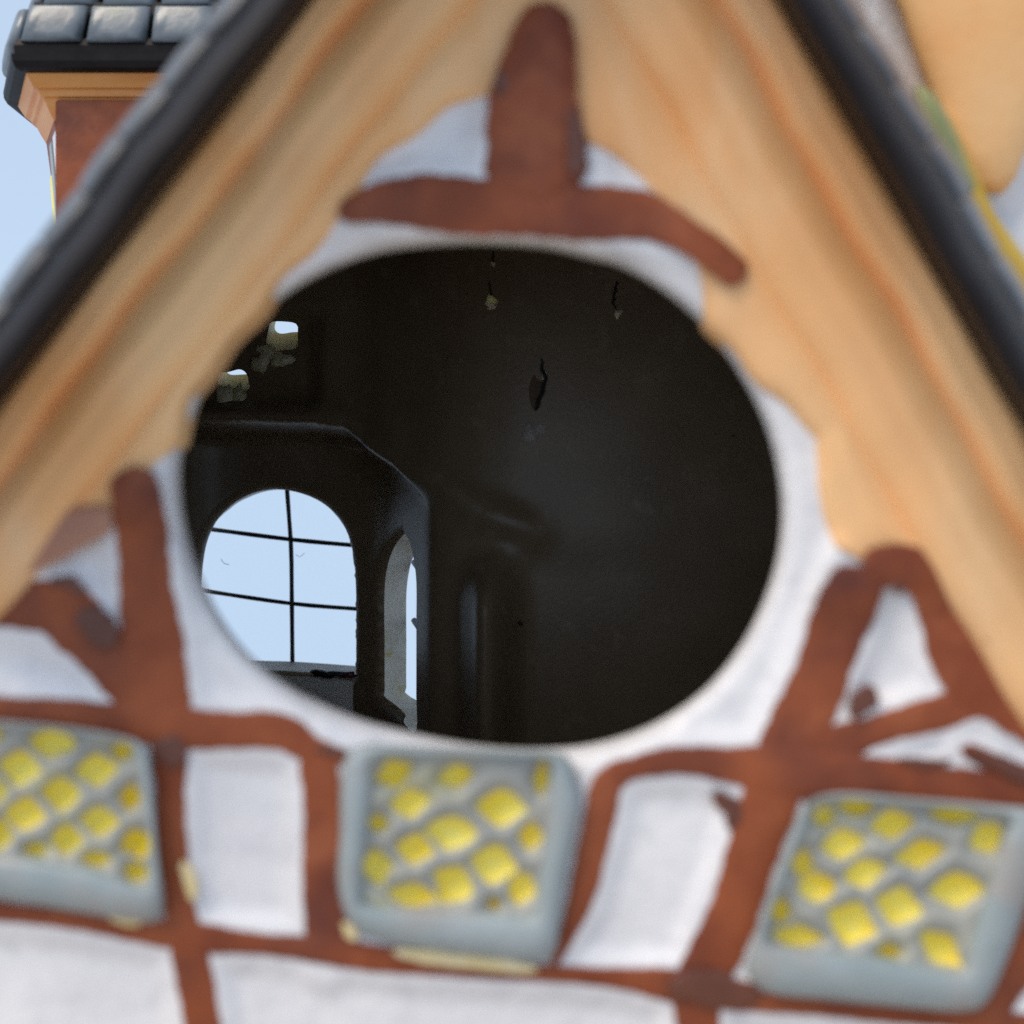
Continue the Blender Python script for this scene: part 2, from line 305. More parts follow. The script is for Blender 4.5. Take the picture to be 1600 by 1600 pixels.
board(BL, UL, NL, 66, 206, 1.5, 'orangeL', 1080, crown=1.5)
board(BL, UL, NL, -14, 74, 2.7, 'orangeL', 1080, crown=1.3)
board(BR, UR, NR, 228, 330, .7, 'orangeR', 1180, inner=IR, wav=4.5, crown=.7)
board(BR, UR, NR, 80, 246, 1.5, 'orangeR', 1180, crown=1.5)
board(BR, UR, NR, -14, 88, 2.7, 'orangeR', 1180, crown=1.3)
hb_or = lambda X, Y: np.maximum(Hwall(X, Y), 1.35)+.1
hk = lambda X, Y: np.maximum(Hwall(X, Y), np.where(Y < 235, 2.0-(Y-150)*.006, 1.2))
ribbon('timber_post', T['king'], 'timber', house, hbase=lambda X, Y: .9+1.2*(1-ss(Y, 110, 260)), dome=.45, p=2.4)
ribbon('timber_beam', T['collar'], 'timber', house, hbase=lambda X, Y: .95+.75*ss(X, 1010, 1090)+.55*(1-ss(X, 560, 640)), dome=.2)
ribbon('timber_post', T['lpost'], 'timber', house, hbase=lambda X, Y: np.maximum(Hwall(X, Y), .85)+1.0*(1-ss(Y, 760, 860)))
ribbon('timber_arch', T['rarch'], 'timber', house, hbase=lambda X, Y: np.maximum(Hwall(X, Y), .85)+.75*(1-ss(Y, 880, 980)), lift=.05)
ribbon('timber_post', T['rpost'], 'timber', house, hbase=lambda X, Y: np.maximum(Hwall(X, Y), .6)+1.0*(1-ss(Y, 900, 1010)), lift=.08)
# thin brown wash and darker strokes left by the brush
ribbon('paint_stroke', [(-40, 880, 90), (40, 852, 84), (110, 826, 66), (176, 806, 44)], 'timber_thin', house, hbase=lambda X, Y: 1.62+0*X, dome=.25)
for pts, hh in (([(884, 150, 14), (898, 200, 24), (903, 250, 26), (904, 278, 20)], 1.75), ([(776, 108, 8), (782, 126, 22), (780, 150, 10)], 2.3),
            ([(132, 948, 30), (150, 980, 44), (180, 1010, 40)], 1.3), ([(76, 912, 16), (110, 912, 22), (134, 930, 16)], 1.3),
            ([(1366, 1072, 22), (1352, 1095, 36), (1332, 1126, 18)], 1.3), ([(1112, 1240, 22), (1136, 1250, 30), (1146, 1276, 26), (1136, 1296, 12)], .95),
            ([(1536, 994, 16), (1566, 1012, 34), (1596, 1040, 24), (1640, 1070, 20)], 1.75), ([(1508, 1172, 14), (1550, 1186, 28), (1606, 1214, 20), (1650, 1236, 16)], 1.4),
            ([(1400, 1186, 8), (1440, 1192, 14), (1490, 1188, 10)], 1.2), ([(488, 1168, 10), (520, 1176, 16), (556, 1184, 10)], 1.1),
            ([(238, 1160, 40), (262, 1178, 52), (268, 1200, 44)], 1.2), ([(1042, 1540, 30), (1086, 1548, 56), (1150, 1552, 44), (1190, 1556, 18)], 1.25), ([(1392, 900, 10), (1404, 910, 22), (1400, 930, 12)], 1.5)):
    ribbon('paint_stroke', pts, 'timber_dark', house, hbase=lambda X, Y, hh=hh: hh+0*X, dome=.10, jit=.30)
for pts in ([(285, 1345, 10), (296, 1375, 22), (302, 1410, 10)], [(612, 1486, 10), (680, 1497, 22), (780, 1508, 20), (842, 1516, 10)], [(536, 1440, 8), (548, 1458, 20), (556, 1470, 8)], [(170, 1434, 8), (200, 1440, 14), (222, 1442, 8)]):
    ribbon('paint_stroke', pts, 'pale_yellow', house, hbase=lambda X, Y: 1.3+0*X, dome=.12, jit=.1)

# ------------------------------------------------------------------ lattice windows
def radial(loop, c, n):
    q = smooth_loop(loop, 400); a = np.arctan2(q[:, 1]-c[1], q[:, 0]-c[0]); r = np.hypot(q[:, 1]-c[1], q[:, 0]-c[0]); o = np.argsort(a); a, r = a[o], r[o]
    th = np.linspace(-math.pi, math.pi, n, endpoint=False); rr = np.interp(th, a, r, period=2*math.pi)
    return np.c_[c[0]+np.cos(th)*rr, c[1]+np.sin(th)*rr]
def lattice_window(outer, inner, panes, label):
    win = empty('lattice_window', house); win['label'] = label
    c = np.mean(inner, axis=0); n = 96; Ro = radial(outer, c, n); Ri = radial(inner, c, n)
    def mixl(a): return Ro+(Ri-Ro)*a
    loops = [(mixl(-.02), .55), (mixl(0), 1.5), (mixl(.08), 2.3), (mixl(.3), 2.75), (mixl(.70), 2.7), (mixl(.90), 2.4), (mixl(1.0), 1.5), (mixl(1.03), .8)]
    V = [front(p[0], p[1], h+.06*float(wob(p[0]*2, p[1]*2))) for l, h in loops for p in l]
    Fc = [[a*n+i, a*n+(i+1) % n, (a+1)*n+(i+1) % n, (a+1)*n+i] for a in range(len(loops)-1) for i in range(n)]
    obj('window_frame', V, Fc, 'blue', win)
    holes = []
    for (x, y, w_, h_, rot) in panes:
        th = np.linspace(0, 2*math.pi, 16, endpoint=False); pw = 1.2
        jx = 1+.06*RNG.standard_normal(16)
        lx = np.sign(np.cos(th))*np.abs(np.cos(th))**(2/pw)*w_/2*jx; ly = np.sign(np.sin(th))*np.abs(np.sin(th))**(2/pw)*h_/2*jx
        ca, sa = math.cos(math.radians(rot)), math.sin(math.radians(rot)); q = np.c_[x+lx*ca-ly*sa, y+lx*sa+ly*ca]
        q = smooth_loop(q, 18); ins = inpoly(q, mixl(.98))
        if ins.sum() < 9: continue
        cc = q[ins].mean(axis=0)
        for i in np.where(~ins)[0]:
            for s in np.linspace(1, 0, 30):
                if inpoly((cc+(q[i]-cc)*s)[None], mixl(.98))[0]: q[i] = cc+(q[i]-cc)*s*.99; break
        holes.append(q)
    lo = c+(mixl(1.0)-c)*1.05
    hl = lambda X, Y: 1.15+.10*wob(np.asarray(X)*2.5, np.asarray(Y)*2.5)
    gx, gy = np.meshgrid(np.arange(lo[:, 0].min(), lo[:, 0].max(), 9), np.arange(lo[:, 1].min(), lo[:, 1].max(), 9)); g = np.c_[gx.ravel(), gy.ravel()]; k = inpoly(g, c+(lo-c)*.97)
    dh = np.full(len(g), 99.)
    for h in holes:
        k &= ~inpoly(g, h); dh = np.minimum(dh, np.min(np.hypot(g[:, None, 0]-h[None, :, 0], g[:, None, 1]-h[None, :, 1]), axis=1))
    g = g[k & (dh > 4)]; dh = dh[k & (dh > 4)]
    P, Tt = cdt(lo, holes, g)
    hm = np.min([np.min(np.hypot(P[:, None, 0]-h[None, :, 0], P[:, None, 1]-h[None, :, 1]), axis=1) for h in holes], axis=0)
    obj('lattice', [front(p[0], p[1], a+.75*ss(d, 0, 15)) for p, a, d in zip(P, hl(P[:, 0], P[:, 1]), hm)], Tt, 'lattice', win)
    for q in holes:
        cc = q.mean(axis=0); N = len(q); V = []
        for e, dep in ((1.06, .0), (.94, -.25), (.80, -.7), (.5, -1.0), (.22, -1.08)):
            for p in q:
                pp = cc+(p-cc)*e; V.append(front(pp[0], pp[1], float(hl(*pp))+dep+.03))
        V.append(front(cc[0], cc[1], float(hl(*cc))-1.08))
        Fc = [[a*N+i, a*N+(i+1) % N, (a+1)*N+(i+1) % N, (a+1)*N+i] for a in range(4) for i in range(N)]+[[4*N+i, 4*N+(i+1) % N, 5*N] for i in range(N)]
        obj('pane', V, Fc, 'yellow', win)
lattice_window([(556, 1168), (534, 1215), (532, 1300), (528, 1370), (538, 1425), (560, 1456), (612, 1474), (720, 1490), (836, 1502), (866, 1488), (878, 1420), (892, 1340), (909, 1255), (896, 1200), (872, 1176), (780, 1172), (660, 1166)],
    [(590, 1186), (582, 1240), (572, 1320), (566, 1395), (575, 1413), (660, 1417), (760, 1424), (830, 1430), (838, 1400), (848, 1310), (858, 1230), (858, 1188), (780, 1184), (680, 1182)],
    [(616, 1208, 60, 44, -20), (711, 1213, 62, 36, -15), (846, 1216, 24, 60, 8), (641, 1254, 66, 46, -15), (784, 1262, 82, 60, 5), (592, 1286, 34, 30, 0), (705, 1300, 84, 58, 5), (829, 1306, 40, 50, 10), (649, 1325, 64, 50, 12), (590, 1354, 48, 60, -10), (771, 1350, 76, 64, 15), (708, 1382, 70, 64, 30), (645, 1398, 84, 38, 8), (815, 1388, 48, 56, 10), (772, 1412, 26, 20, 0)],
    'blue-grey lattice window directly below the oval hole')
lattice_window([(1296, 1240), (1248, 1275), (1222, 1340), (1195, 1420), (1170, 1495), (1172, 1530), (1206, 1552), (1300, 1562), (1420, 1574), (1500, 1580), (1540, 1566), (1572, 1500), (1608, 1400), (1640, 1310), (1630, 1268), (1560, 1258), (1420, 1246)],
    [(1276, 1252), (1256, 1300), (1226, 1370), (1204, 1430), (1200, 1470), (1240, 1478), (1330, 1488), (1420, 1502), (1500, 1516), (1512, 1480), (1536, 1400), (1566, 1310), (1574, 1276), (1480, 1262), (1370, 1253)],
    [(1287, 1275, 36, 38, 0), (1340, 1262, 62, 28, 5), (1392, 1288, 74, 46, -10), (1492, 1275, 92, 26, 4), (1540, 1308, 56, 52, -30), (1316, 1318, 70, 48, -12), (1436, 1334, 84, 44, -14), (1254, 1350, 36, 48, 10), (1350, 1363, 76, 46, -14), (1276, 1386, 66, 50, -10), (1494, 1390, 92, 56, -4), (1220, 1424, 34, 44, 10), (1331, 1442, 82, 74, 25), (1404, 1416, 78, 62, 15), (1246, 1462, 88, 36, 6), (1389, 1486, 40, 28, 0), (1470, 1482, 88, 48, 42)],
    'blue-grey lattice window at the lower right, leaning inwards')
lattice_window([(-110, 1118), (0, 1126), (110, 1136), (200, 1152), (230, 1172), (238, 1230), (246, 1330), (256, 1410), (244, 1440), (216, 1440), (120, 1424), (0, 1404), (-110, 1392), (-122, 1250)],
    [(-80, 1132), (0, 1134), (110, 1144), (196, 1160), (212, 1180), (222, 1240), (234, 1310), (236, 1350), (222, 1386), (190, 1372), (140, 1354), (60, 1340), (0, 1334), (-80, 1328), (-90, 1230)],
    [(82, 1161, 76, 50, 5), (32, 1200, 70, 60, 10), (151, 1203, 68, 52, -10), (191, 1174, 36, 34, 0), (96, 1241, 64, 54, 5), (204, 1246, 36, 44, 10), (39, 1271, 68, 54, 10), (155, 1283, 62, 50, 5), (105, 1312, 54, 50, 5), (213, 1318, 52, 52, -20), (150, 1342, 56, 24, 8), (56, 1327, 46, 24, 0), (213, 1362, 44, 34, 20), (-2, 1304, 46, 52, 10), (-10, 1236, 50, 46, 0), (-50, 1180, 56, 48, 0), (-55, 1280, 50, 46, 0), (-14, 1150, 40, 26, 0)],
    'blue-grey lattice window at the lower left edge')

# ------------------------------------------------------------------ roof edge of the front gable
def roof_slope(B, U, Nn, tend, prof, y_back, name='gable_roof'):
    n = 90; V = []; k = len(prof)
    for i in range(n):
        for (d, h) in prof:
            ts = tstart(B, U, Nn, d); t = ts+(tend-ts)*i/(n-1)
            wv = 3*math.sin(t*.012+1)+2*math.sin(t*.03)
            p = B+U*t+Nn*(d+(wv if d < -20 else .4*wv))
            hh = h if h > -1 else None
            v = front(p[0], p[1], 8.0) if hh is None else front(p[0], p[1], h)
            if hh is None: v = v*np.array([1, 0, 1])+np.array([0, y_back, 0])
            V.append(v)
    Fc = [[i*k+j, i*k+(j+1) % k, (i+1)*k+(j+1) % k, (i+1)*k+j] for i in range(n-1) for j in range(k)]
    Fc += [list(range(k))[::-1], [(n-1)*k+j for j in range(k)]]
    return fix_normals(obj(name, V, Fc, 'roof', house))
PR = [(2, -9), (0, 5.0), (-2, 9.5), (-8, 12.2), (-20, 13.4), (-34, 13.6), (-48, 12.8), (-62, 10.8), (-75, 8.0), (-86, 4.0), (-94, -1+.5), (-96, -9)]
roof_slope(BL, UL, NL, 1080, PR, 31.5)
PRR = [(d*1.06 if d < -3 else d, h) for d, h in PR]
roof_slope(BR, UR, NR, 1180, PRR, 18.8)

def edge_tiles(B, U, Nn, tend, prof, step, m):
    k = len(prof); t = tstart(B, U, Nn, -70)+10; i = 0
    while t < tend:
        V = []; e = random.uniform(-1.5, 1.5)
        for j, (f, s_) in enumerate(((0.0, .93), (.08, .98), (.5, 1.0), (.92, .98), (1.0, .93))):
            tt = t+f*(step-3); wv = 3*math.sin(tt*.012+1)+2*math.sin(tt*.03)
            for (d, h) in prof:
                p = B+U*tt+Nn*(prof[0][0]+(d-prof[0][0])*(s_ if d < prof[0][0] else 1)+wv+e)
                v = front(p[0], p[1], max(h*s_, 1)); 
                if h < 0: v = front(p[0], p[1], 1.0)*np.array([1, 0, 1])+np.array([0, 8, 0])
                V.append(v)
        Fc = [[a*k+b, a*k+(b+1) % k, (a+1)*k+(b+1) % k, (a+1)*k+b] for a in range(4) for b in range(k)]+[list(range(k))[::-1], [4*k+b for b in range(k)]]
        fix_normals(obj('roof_tile', V, Fc, m, house)); t += step; i += 1
edge_tiles(BL, UL, NL, 1060, [(-74, 8.8), (-83, 9.2), (-93, 8.0), (-102, 5.2), (-108, 2.0), (-106, -1)], 104, 'slate_mid')
edge_tiles(BR, UR, NR, 620, [(-76, 8.0), (-84, 8.2), (-93, 7.0), (-101, 4.0), (-104, 2.0), (-102, -1)], 104, 'slate')

# ------------------------------------------------------------------ right wing behind the gable
slab('side_wall', 34, 84, 19, 40, -75, 78, 'white', house, 1.2)
def blob_board(name, loop, y, thick, m, parent, crown=1.2, n=70):
    q = smooth_loop(loop, n); c = q.mean(axis=0); V = []
    lv = ((1.0, thick), (1.0, .9), (.96, .25), (.86, -.25*crown), (.6, -.7*crown), (.25, -crown))
    for e, dy in lv:
        for p in q: pp = c+(p-c)*e; V.append(at(pp[0], pp[1], y+dy))
    V.append(at(c[0], c[1], y-crown)); L = len(lv)
    Fc = [[a*n+i, a*n+(i+1) % n, (a+1)*n+(i+1) % n, (a+1)*n+i] for a in range(L-1) for i in range(n)]+[[(L-1)*n+i, (L-1)*n+(i+1) % n, L*n] for i in range(n)]
    return fix_normals(obj(name, V, Fc, m, parent))
blob_board('side_barge_board', [(1402, 10), (1430, 90), (1462, 170), (1500, 245), (1536, 298), (1560, 304), (1584, 284), (1604, 232), (1660, 120), (1668, 0), (1600, -160), (1500, -340), (1430, -470), (1340, -640), (1200, -640), (1180, -480), (1260, -300), (1350, -100)], 15.5, 6, 'orange_side', house, 1.6)
bl = blob_board('yellow_trim', [(1450, 170), (1482, 180), (1506, 230), (1540, 310), (1582, 372), (1636, 448), (1708, 540), (1800, 680), (1750, 700), (1660, 600), (1580, 500), (1510, 380), (1460, 280)], 4, 14, 'yellow_deep', house, 1.0)
blob_board('green_trim', [(1430, 140), (1462, 150), (1492, 205), (1516, 262), (1530, 300), (1506, 300), (1450, 240)], 3.2, 6, 'olive', house, .8)

# ------------------------------------------------------------------ hollow inside: tunnel, back wall with bay
def tunnel():
    A = [(-46.5, -42), (-46.5, 2), (-16, 42), (22, 42), (47.5, -4), (47.5, -42)]
    Bk = [(-47, -42), (-47, 26), (-29, 50), (30, 50), (49.5, 16), (49.5, -42)]
    V = []; ys = np.linspace(4.8, 58, 28)
    for y in ys:
        f = min(1, max(0, (y-30)/6)); f = f*f*(3-2*f)
        V += [(a[0]+(b[0]-a[0])*f, y, a[1]+(b[1]-a[1])*f) for a, b in zip(A, Bk)]
    Fc = [[i*6+j, i*6+(j+1) % 6, (i+1)*6+(j+1) % 6, (i+1)*6+j] for i in range(27) for j in range(6)]
    return obj('inner_lining', V, Fc, 'lining', house, False)
tunnel()
PLAN = [(-47, 57.5), (-54, 66), (-50.5, 84), (-21.5, 84), (-12, 64), (-10.6, 61.9), (-7, 60.4), (-1, 59.6), (8, 59.2), (30, 58.6), (50, 57.9)]
def round_plan(pts, it=4, r=.24):
    p = [np.array(q, float) for q in pts]
    for k in range(it):
        o = [p[0]]
        for i in range(1, len(p)-1):
            a, b, c = p[i-1], p[i], p[i+1]; o += [b+(a-b)*r*(.8 if k else 1), b+(c-b)*r*(.8 if k else 1)]
        o.append(p[-1]); p = o; r = .25
    return np.array(p)
PL = round_plan(PLAN, 4, .20); SL = np.r_[0, np.cumsum(np.linalg.norm(np.diff(PL, axis=0), axis=1))]
def plan(u, A=None):
    A = PL if A is None else A
    x = np.interp(u, SL, A[:, 0]); y = np.interp(u, SL, A[:, 1])
    e = .4; tx = np.interp(u+e, SL, A[:, 0])-np.interp(u-e, SL, A[:, 0]); ty = np.interp(u+e, SL, A[:, 1])-np.interp(u-e, SL, A[:, 1])
    L = np.hypot(tx, ty)+1e-9; return x, y, -ty/L, tx/L        # outward normal
PLAN_UP = [(-47, 57.5), (-53, 63), (-48.5, 72), (-23, 71), (-14.5, 65.6), (-9.5, 62.0), (-5, 60.2), (1, 59.0), (9, 58.7), (30, 58.6), (50, 57.9)]
PLU = round_plan(PLAN_UP, 4, .20)
def u_of(x, y): return SL[np.argmin(np.hypot(PL[:, 0]-x, PL[:, 1]-y))]
def u_near(x, y):
    uu = np.linspace(0, SL[-1], 4000); X, Y, _, _ = plan(uu); return uu[np.argmin(np.hypot(X-x, Y-y))]
def uz(px, py, A=None):      # place on the back sheet seen at a photo pixel
    uu = np.linspace(0, SL[-1], 6000); X, Y, _, _ = plan(uu, A); pxs = 800+X*F/(D+Y); 
    i = np.argmin(np.abs(pxs-px)+np.where(uu < SL[-1]*.12, 500, 0)); return np.array([uu[i], (800-py)*(D+Y[i])/F])
# ledge between the storeys (z as a function of u), traced
RZ = sorted([tuple(uz(px, py, PLU)) for px, py in ((300, 664), (400, 664), (480, 668), (540, 676))]+[tuple(uz(580, 706, PLU)), tuple(uz(620, 732, PLU)), tuple(uz(665, 762, PLU)), tuple(uz(705, 786, PLU)), tuple(uz(760, 822, PLU)), tuple(uz(840, 850, PLU))])
RU = np.array([r[0] for r in RZ]); RV = np.array([r[1] for r in RZ])
uc = u_near(-12, 64)
def inset(u, z):
    """how far the lining stands inwards of the plan line"""
    dz = z-np.interp(u, RU, RV); fade = 1-ss(u, uc+9, uc+20); left = ss(u, 14, 24)
    st = ss(dz, -1.3, 1.5)
    lip = np.exp(-((dz-1.6)/2.6)**2)
    r = 1.7*lip*fade
    a = ss(u, u_near(-45, 84)-8, u_near(-45, 84)-6)*(1-ss(u, UREC-2.2, UREC+2.2))*ss(z, 13.2, 16.6)*(1-ss(z, 27.0, 29.6))
    r -= 2.2*a
    r += .10*np.sin(u*.13+z*.05)+7.5*np.exp(-((u-u_near(-2.7, 59.8))/2.9)**2)*ss(-z, 3, 13)   # soft rib beside the slot window
    # vertical swelling right of the bay
    return r
UREC = uz(492, 560, PLU)[0]
def sheet(u, z, out=0.0):
    x, y, nx, ny = plan(u); x2, y2, nx2, ny2 = plan(u, PLU)
    wdt = 1+1.6*ss(u, uc-6, uc+10); b = ss(z-np.interp(u, RU, RV), -1.8*wdt, 1.0*wdt); x = x+(x2-x)*b; y = y+(y2-y)*b; nx = nx+(nx2-nx)*b; ny = ny+(ny2-ny)*b
    s = -inset(u, z) if out == 0 else out
    return np.c_[x+nx*s, y+ny*s, z]
def loop_uz(pts): return np.array([uz(*p) for p in pts])
yb = 84.0; kb = (D+yb)/F; ub0 = u_near(-36, 84)
ARCH_px = [(546, 1056), (552, 1048), (553, 1000), (553, 930), (549, 872), (537, 828), (510, 793), (472, 772), (424, 764), (384, 774), (350, 800), (330, 838), (321, 890), (318, 960), (318, 1040), (330, 1047), (440, 1050)]
ARCH = smooth_loop([(ub0+((px-800)*kb+36), (800-py)*kb) for px, py in ARCH_px], 110)
us0, us1 = u_near(-19.7, 80.3), u_near(-13.25, 66.6); um = (us0+us1)/2; ur = (us1-us0)/2
SLOT = smooth_loop([(us0+.3, -28.2), (us0, -27), (us0, -20), (us0+.05, -12), (us0+ur*.12, -8), (us0+ur*.4, -5), (um-.4, -3.0), (um+1.6, -2.7), (us1-ur*.35, -4.4), (us1-.2, -9), (us1, -16), (us1, -25), (us1-.3, -30.6), (um, -29.6)], 90)
H1 = smooth_loop([uz(*p, PLU) for p in ((414, 508), (418, 500), (438, 499), (458, 503), (459, 520), (458, 540), (440, 543), (420, 546), (410, 535))], 30)
H2 = smooth_loop([uz(*p, PLU) for p in ((336, 582), (352, 578), (368, 574), (378, 580), (382, 594), (382, 606), (360, 610), (340, 608))], 30)
HOLES = [ARCH, SLOT, H1, H2]
OUT = [(0, -75), (SL[-1], -75), (SL[-1], 50), (0, 50)]
def grid(du, dz, z0, z1):
    a, b = np.meshgrid(np.arange(du, SL[-1]-.3, du), np.arange(z0+dz, z1-.3, dz)); g = np.c_[a.ravel(), b.ravel()]+RNG.uniform(-.08, .08, (a.size, 2))
    k = np.ones(len(g), bool)
    for h in HOLES:
        k &= ~inpoly(g, h); d = np.min(np.hypot(g[:, None, 0]-h[None, :, 0], g[:, None, 1]-h[None, :, 1]), axis=1); k &= d > .35
    return g[k]
BO = [(0, -42), (SL[-1], -42), (SL[-1], 50), (0, 50)]
edge_u = np.linspace(0, SL[-1], 260)[1:-1]
BO = [(0, -42)]+[(u, -42) for u in edge_u]+[(SL[-1], -42), (SL[-1], 50)]+[(u, 50) for u in edge_u[::-1]]+[(0, 50)]
P, Tt = cdt(BO, HOLES, grid(.62, .62, -42, 50))
# soft rounding of the lining towards each opening
def soft(P):
    d = np.full(len(P), 99.)
    for h in HOLES[:2]:
        for a, b in zip(h, np.roll(h, -1, axis=0)):
            L = ((b-a)**2).sum(); t = np.clip(((P-a)@(b-a))/L, 0, 1); d = np.minimum(d, np.linalg.norm(P-a-t[:, None]*(b-a), axis=1))
    q = np.clip(1-d/1.6, 0, 1); return 1.3*(1-np.sqrt(np.maximum(1-q*q, 0)))*(1-ss(P[:, 0], um-.5, um+2.5))
def inner_pt(P):
    v = sheet(P[:, 0], P[:, 1]); _, _, nx, ny = plan(P[:, 0]); s = soft(P); v[:, 0] += nx*s; v[:, 1] += ny*s; return v
obj('back_wall_lining', inner_pt(P), Tt, 'lining', house)
TH = 5.4
BO2 = [(0, -75)]+[(u, -75) for u in edge_u]+[(SL[-1], -75), (SL[-1], 50)]+[(u, 50) for u in edge_u[::-1]]+[(0, 50)]
H1o, H2o = [h.mean(axis=0)+(h-h.mean(axis=0))*np.array([.9, .7])+np.array([.2, 2.5]) for h in (H1, H2)]
HOLES = [ARCH, SLOT, H1o, H2o]
Po, To = cdt(BO2, HOLES, grid(1.3, 1.3, -75, 50))
obj('back_wall', sheet(Po[:, 0], Po[:, 1], TH), To, 'white', house)
def reveal(name, h, m, parent, bot=0.0, to=None):
    n = len(h); a = inner_pt(h); c = h.mean(axis=0)
    def outl(f):
        q = (h if to is None else to).copy(); q[:, 1] += bot*f*(1-ss(h[:, 1], h[:, 1].min()+.6, h[:, 1].min()+3.5))
        x = sheet(q[:, 0], q[:, 1], TH)
        return x
    o = outl(1.0); V = list(a)+list(a*.66+o*.34)+list(a*.33+o*.67)+list(o)
    V = [v+RNG.normal(0, .05, 3) if n <= i < 3*n else v for i, v in enumerate(V)]
    Fc = [[k*n+i, k*n+(i+1) % n, (k+1)*n+(i+1) % n, (k+1)*n+i] for k in range(3) for i in range(n)]
    return obj(name, V, Fc, m, parent), o
aw = empty('arched_window', house); aw['label'] = 'arched window in the far wall seen through the oval hole'
sw = empty('slot_window', house); sw['label'] = 'narrow slot window seen edge-on beside the arched window'
_, ao = reveal('window_reveal', ARCH, 'clay', aw, bot=.9)
_, so = reveal('window_reveal', SLOT, 'cream', sw)
for h, ho in ((H1, H1o), (H2, H2o)):
    hl = empty('wall_hole', house); reveal('hole_reveal', h, 'hole', hl, to=ho)
# panes and leading
yo = yb+TH+.5
slab('pane', ao[:, 0].min()-.6, ao[:, 0].max()+.6, yo, yo+.25, ao[:, 2].min()-.6, ao[:, 2].max()+.6, 'pane', aw, .05)
def rod(name, pts, r, m, parent, n=8):
    pts = [np.array(p, float) for p in pts]; V = []; 
    for i, p in enumerate(pts):
        t = pts[min(i+1, len(pts)-1)]-pts[max(i-1, 0)]; t /= np.linalg.norm(t); a = np.cross(t, [0, 1, .01]); a /= np.linalg.norm(a); b = np.cross(t, a)
        rr = r*(1+.06*math.sin(i*2.3))
        V += [p+a*rr*math.cos(2*math.pi*j/n)+b*rr*math.sin(2*math.pi*j/n) for j in range(n)]
    L = len(pts); Fc = [[i*n+j, i*n+(j+1) % n, (i+1)*n+(j+1) % n, (i+1)*n+j] for i in range(L-1) for j in range(n)]+[list(range(n))[::-1], [(L-1)*n+j for j in range(n)]]
    return obj(name, V, Fc, m, parent)
def seq(pts, y, n=10):
    q = smooth_loop([(a, b, 0) for a, b in pts], n, False); return [at(p[0], p[1], y) for p in q]
ym = yo-.25
rod('muntin', seq([(447, 745), (451, 800), (455, 860), (456, 940), (457, 1045)], ym), .36, 'lead', aw)
rod('muntin', seq([(296, 822), (330, 827), (455, 843), (552, 852), (580, 855)], ym-.05), .36, 'lead', aw)
rod('muntin', seq([(296, 919), (325, 924), (455, 943), (552, 951), (580, 953)], ym+.05), .34, 'lead', aw)
rod('dust_fibre', seq([(345, 873), (350, 880), (358, 882)], ym+.2, 6), .05, 'apron', aw, 4)
rod('dust_fibre', seq([(462, 866), (468, 870), (476, 864)], ym+.2, 6), .035, 'apron', aw, 4)
# slot: film and leading lie on the outside of the bay's side facet
cx, cy, nx, ny = [float(v[0]) for v in plan(np.array([um]))]
tx, ty = ny, -nx
def facet(a, z, o): return np.array([cx+tx*a+nx*(TH+o), cy+ty*a+ny*(TH+o), z])
L2 = ur+1.2; V = [facet(a, z, o) for o in (.35, .6) for a, z in ((-L2, -31.5), (L2, -31.5), (L2, -1.5), (-L2, -1.5))]
fix_normals(obj('pane', V, [[0, 1, 2, 3], [7, 6, 5, 4], [0, 4, 5, 1], [1, 5, 6, 2], [2, 6, 7, 3], [3, 7, 4, 0]], 'pane', sw, False))
for zl in (-12.6, -21.6):
    rod('muntin', [facet(a, zl-.40*(a-L2*.4), .2) for a in np.linspace(-L2, L2, 8)], .5, 'lead', sw)

# lighter apron below the arched window, scraps on the sill, cracks, chips and drips
def lump(name, px, py, w_, h_, y, m, parent, th=.5, n=20, rough=.25, seed=0, rings=4):
    r = np.random.default_rng(seed+int(px*7+py)); aa = np.arange(n)*2*math.pi/n; ph = r.uniform(0, 6.28, 4); jr = 1+rough*(.7*np.sin(2*aa+ph[0])+.6*np.sin(3*aa+ph[1])+.35*np.sin(5*aa+ph[2])+.2*np.sin(8*aa+ph[3])); V = []
    for k in range(rings):
        e = math.cos(k/rings*math.pi/2); dz = math.sin(k/rings*math.pi/2)
        for i in range(n):
            a = 2*math.pi*i/n; p = at(px+math.cos(a)*w_/2*jr[i]*e, py+math.sin(a)*h_/2*jr[i]*e, y); p[1] -= th*dz*(1+.3*rough*r.uniform(-1, 1)); V.append(p)
    p = at(px, py, y); p[1] -= th; V.append(p)
    Fc = [[k*n+i, k*n+(i+1) % n, (k+1)*n+(i+1) % n, (k+1)*n+i] for k in range(rings-1) for i in range(n)]+[[(rings-1)*n+i, (rings-1)*n+(i+1) % n, rings*n] for i in range(n)]
    return obj(name, V, Fc, m, parent)
def back_y(px, py):
    u, z = uz(px, py, PLU); p = sheet(np.array([u]), np.array([z]))[0]; return p[1]
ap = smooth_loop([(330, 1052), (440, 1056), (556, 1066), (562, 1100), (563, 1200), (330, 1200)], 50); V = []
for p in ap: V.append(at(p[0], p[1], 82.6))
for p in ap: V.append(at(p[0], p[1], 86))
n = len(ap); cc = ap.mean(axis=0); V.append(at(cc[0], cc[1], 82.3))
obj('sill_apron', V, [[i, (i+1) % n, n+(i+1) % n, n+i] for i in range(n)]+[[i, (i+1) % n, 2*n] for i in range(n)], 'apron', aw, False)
lump('glaze_scrap', 512, 1053, 48, 15, 82.0, 'lead', aw, .8, rough=.3)
lump('glaze_scrap', 545, 1055, 30, 9, 82.2, 'wine', aw, .6, rough=.3)
def on_wall(name, px, py, w_, h_, m, th=.25, rough=.4, n=14): return lump(name, px, py, w_, h_, back_y(px, py)+.12, m, house, th, n, rough)
on_wall('stain', 843, 608, 34, 70, 'stain', .16)
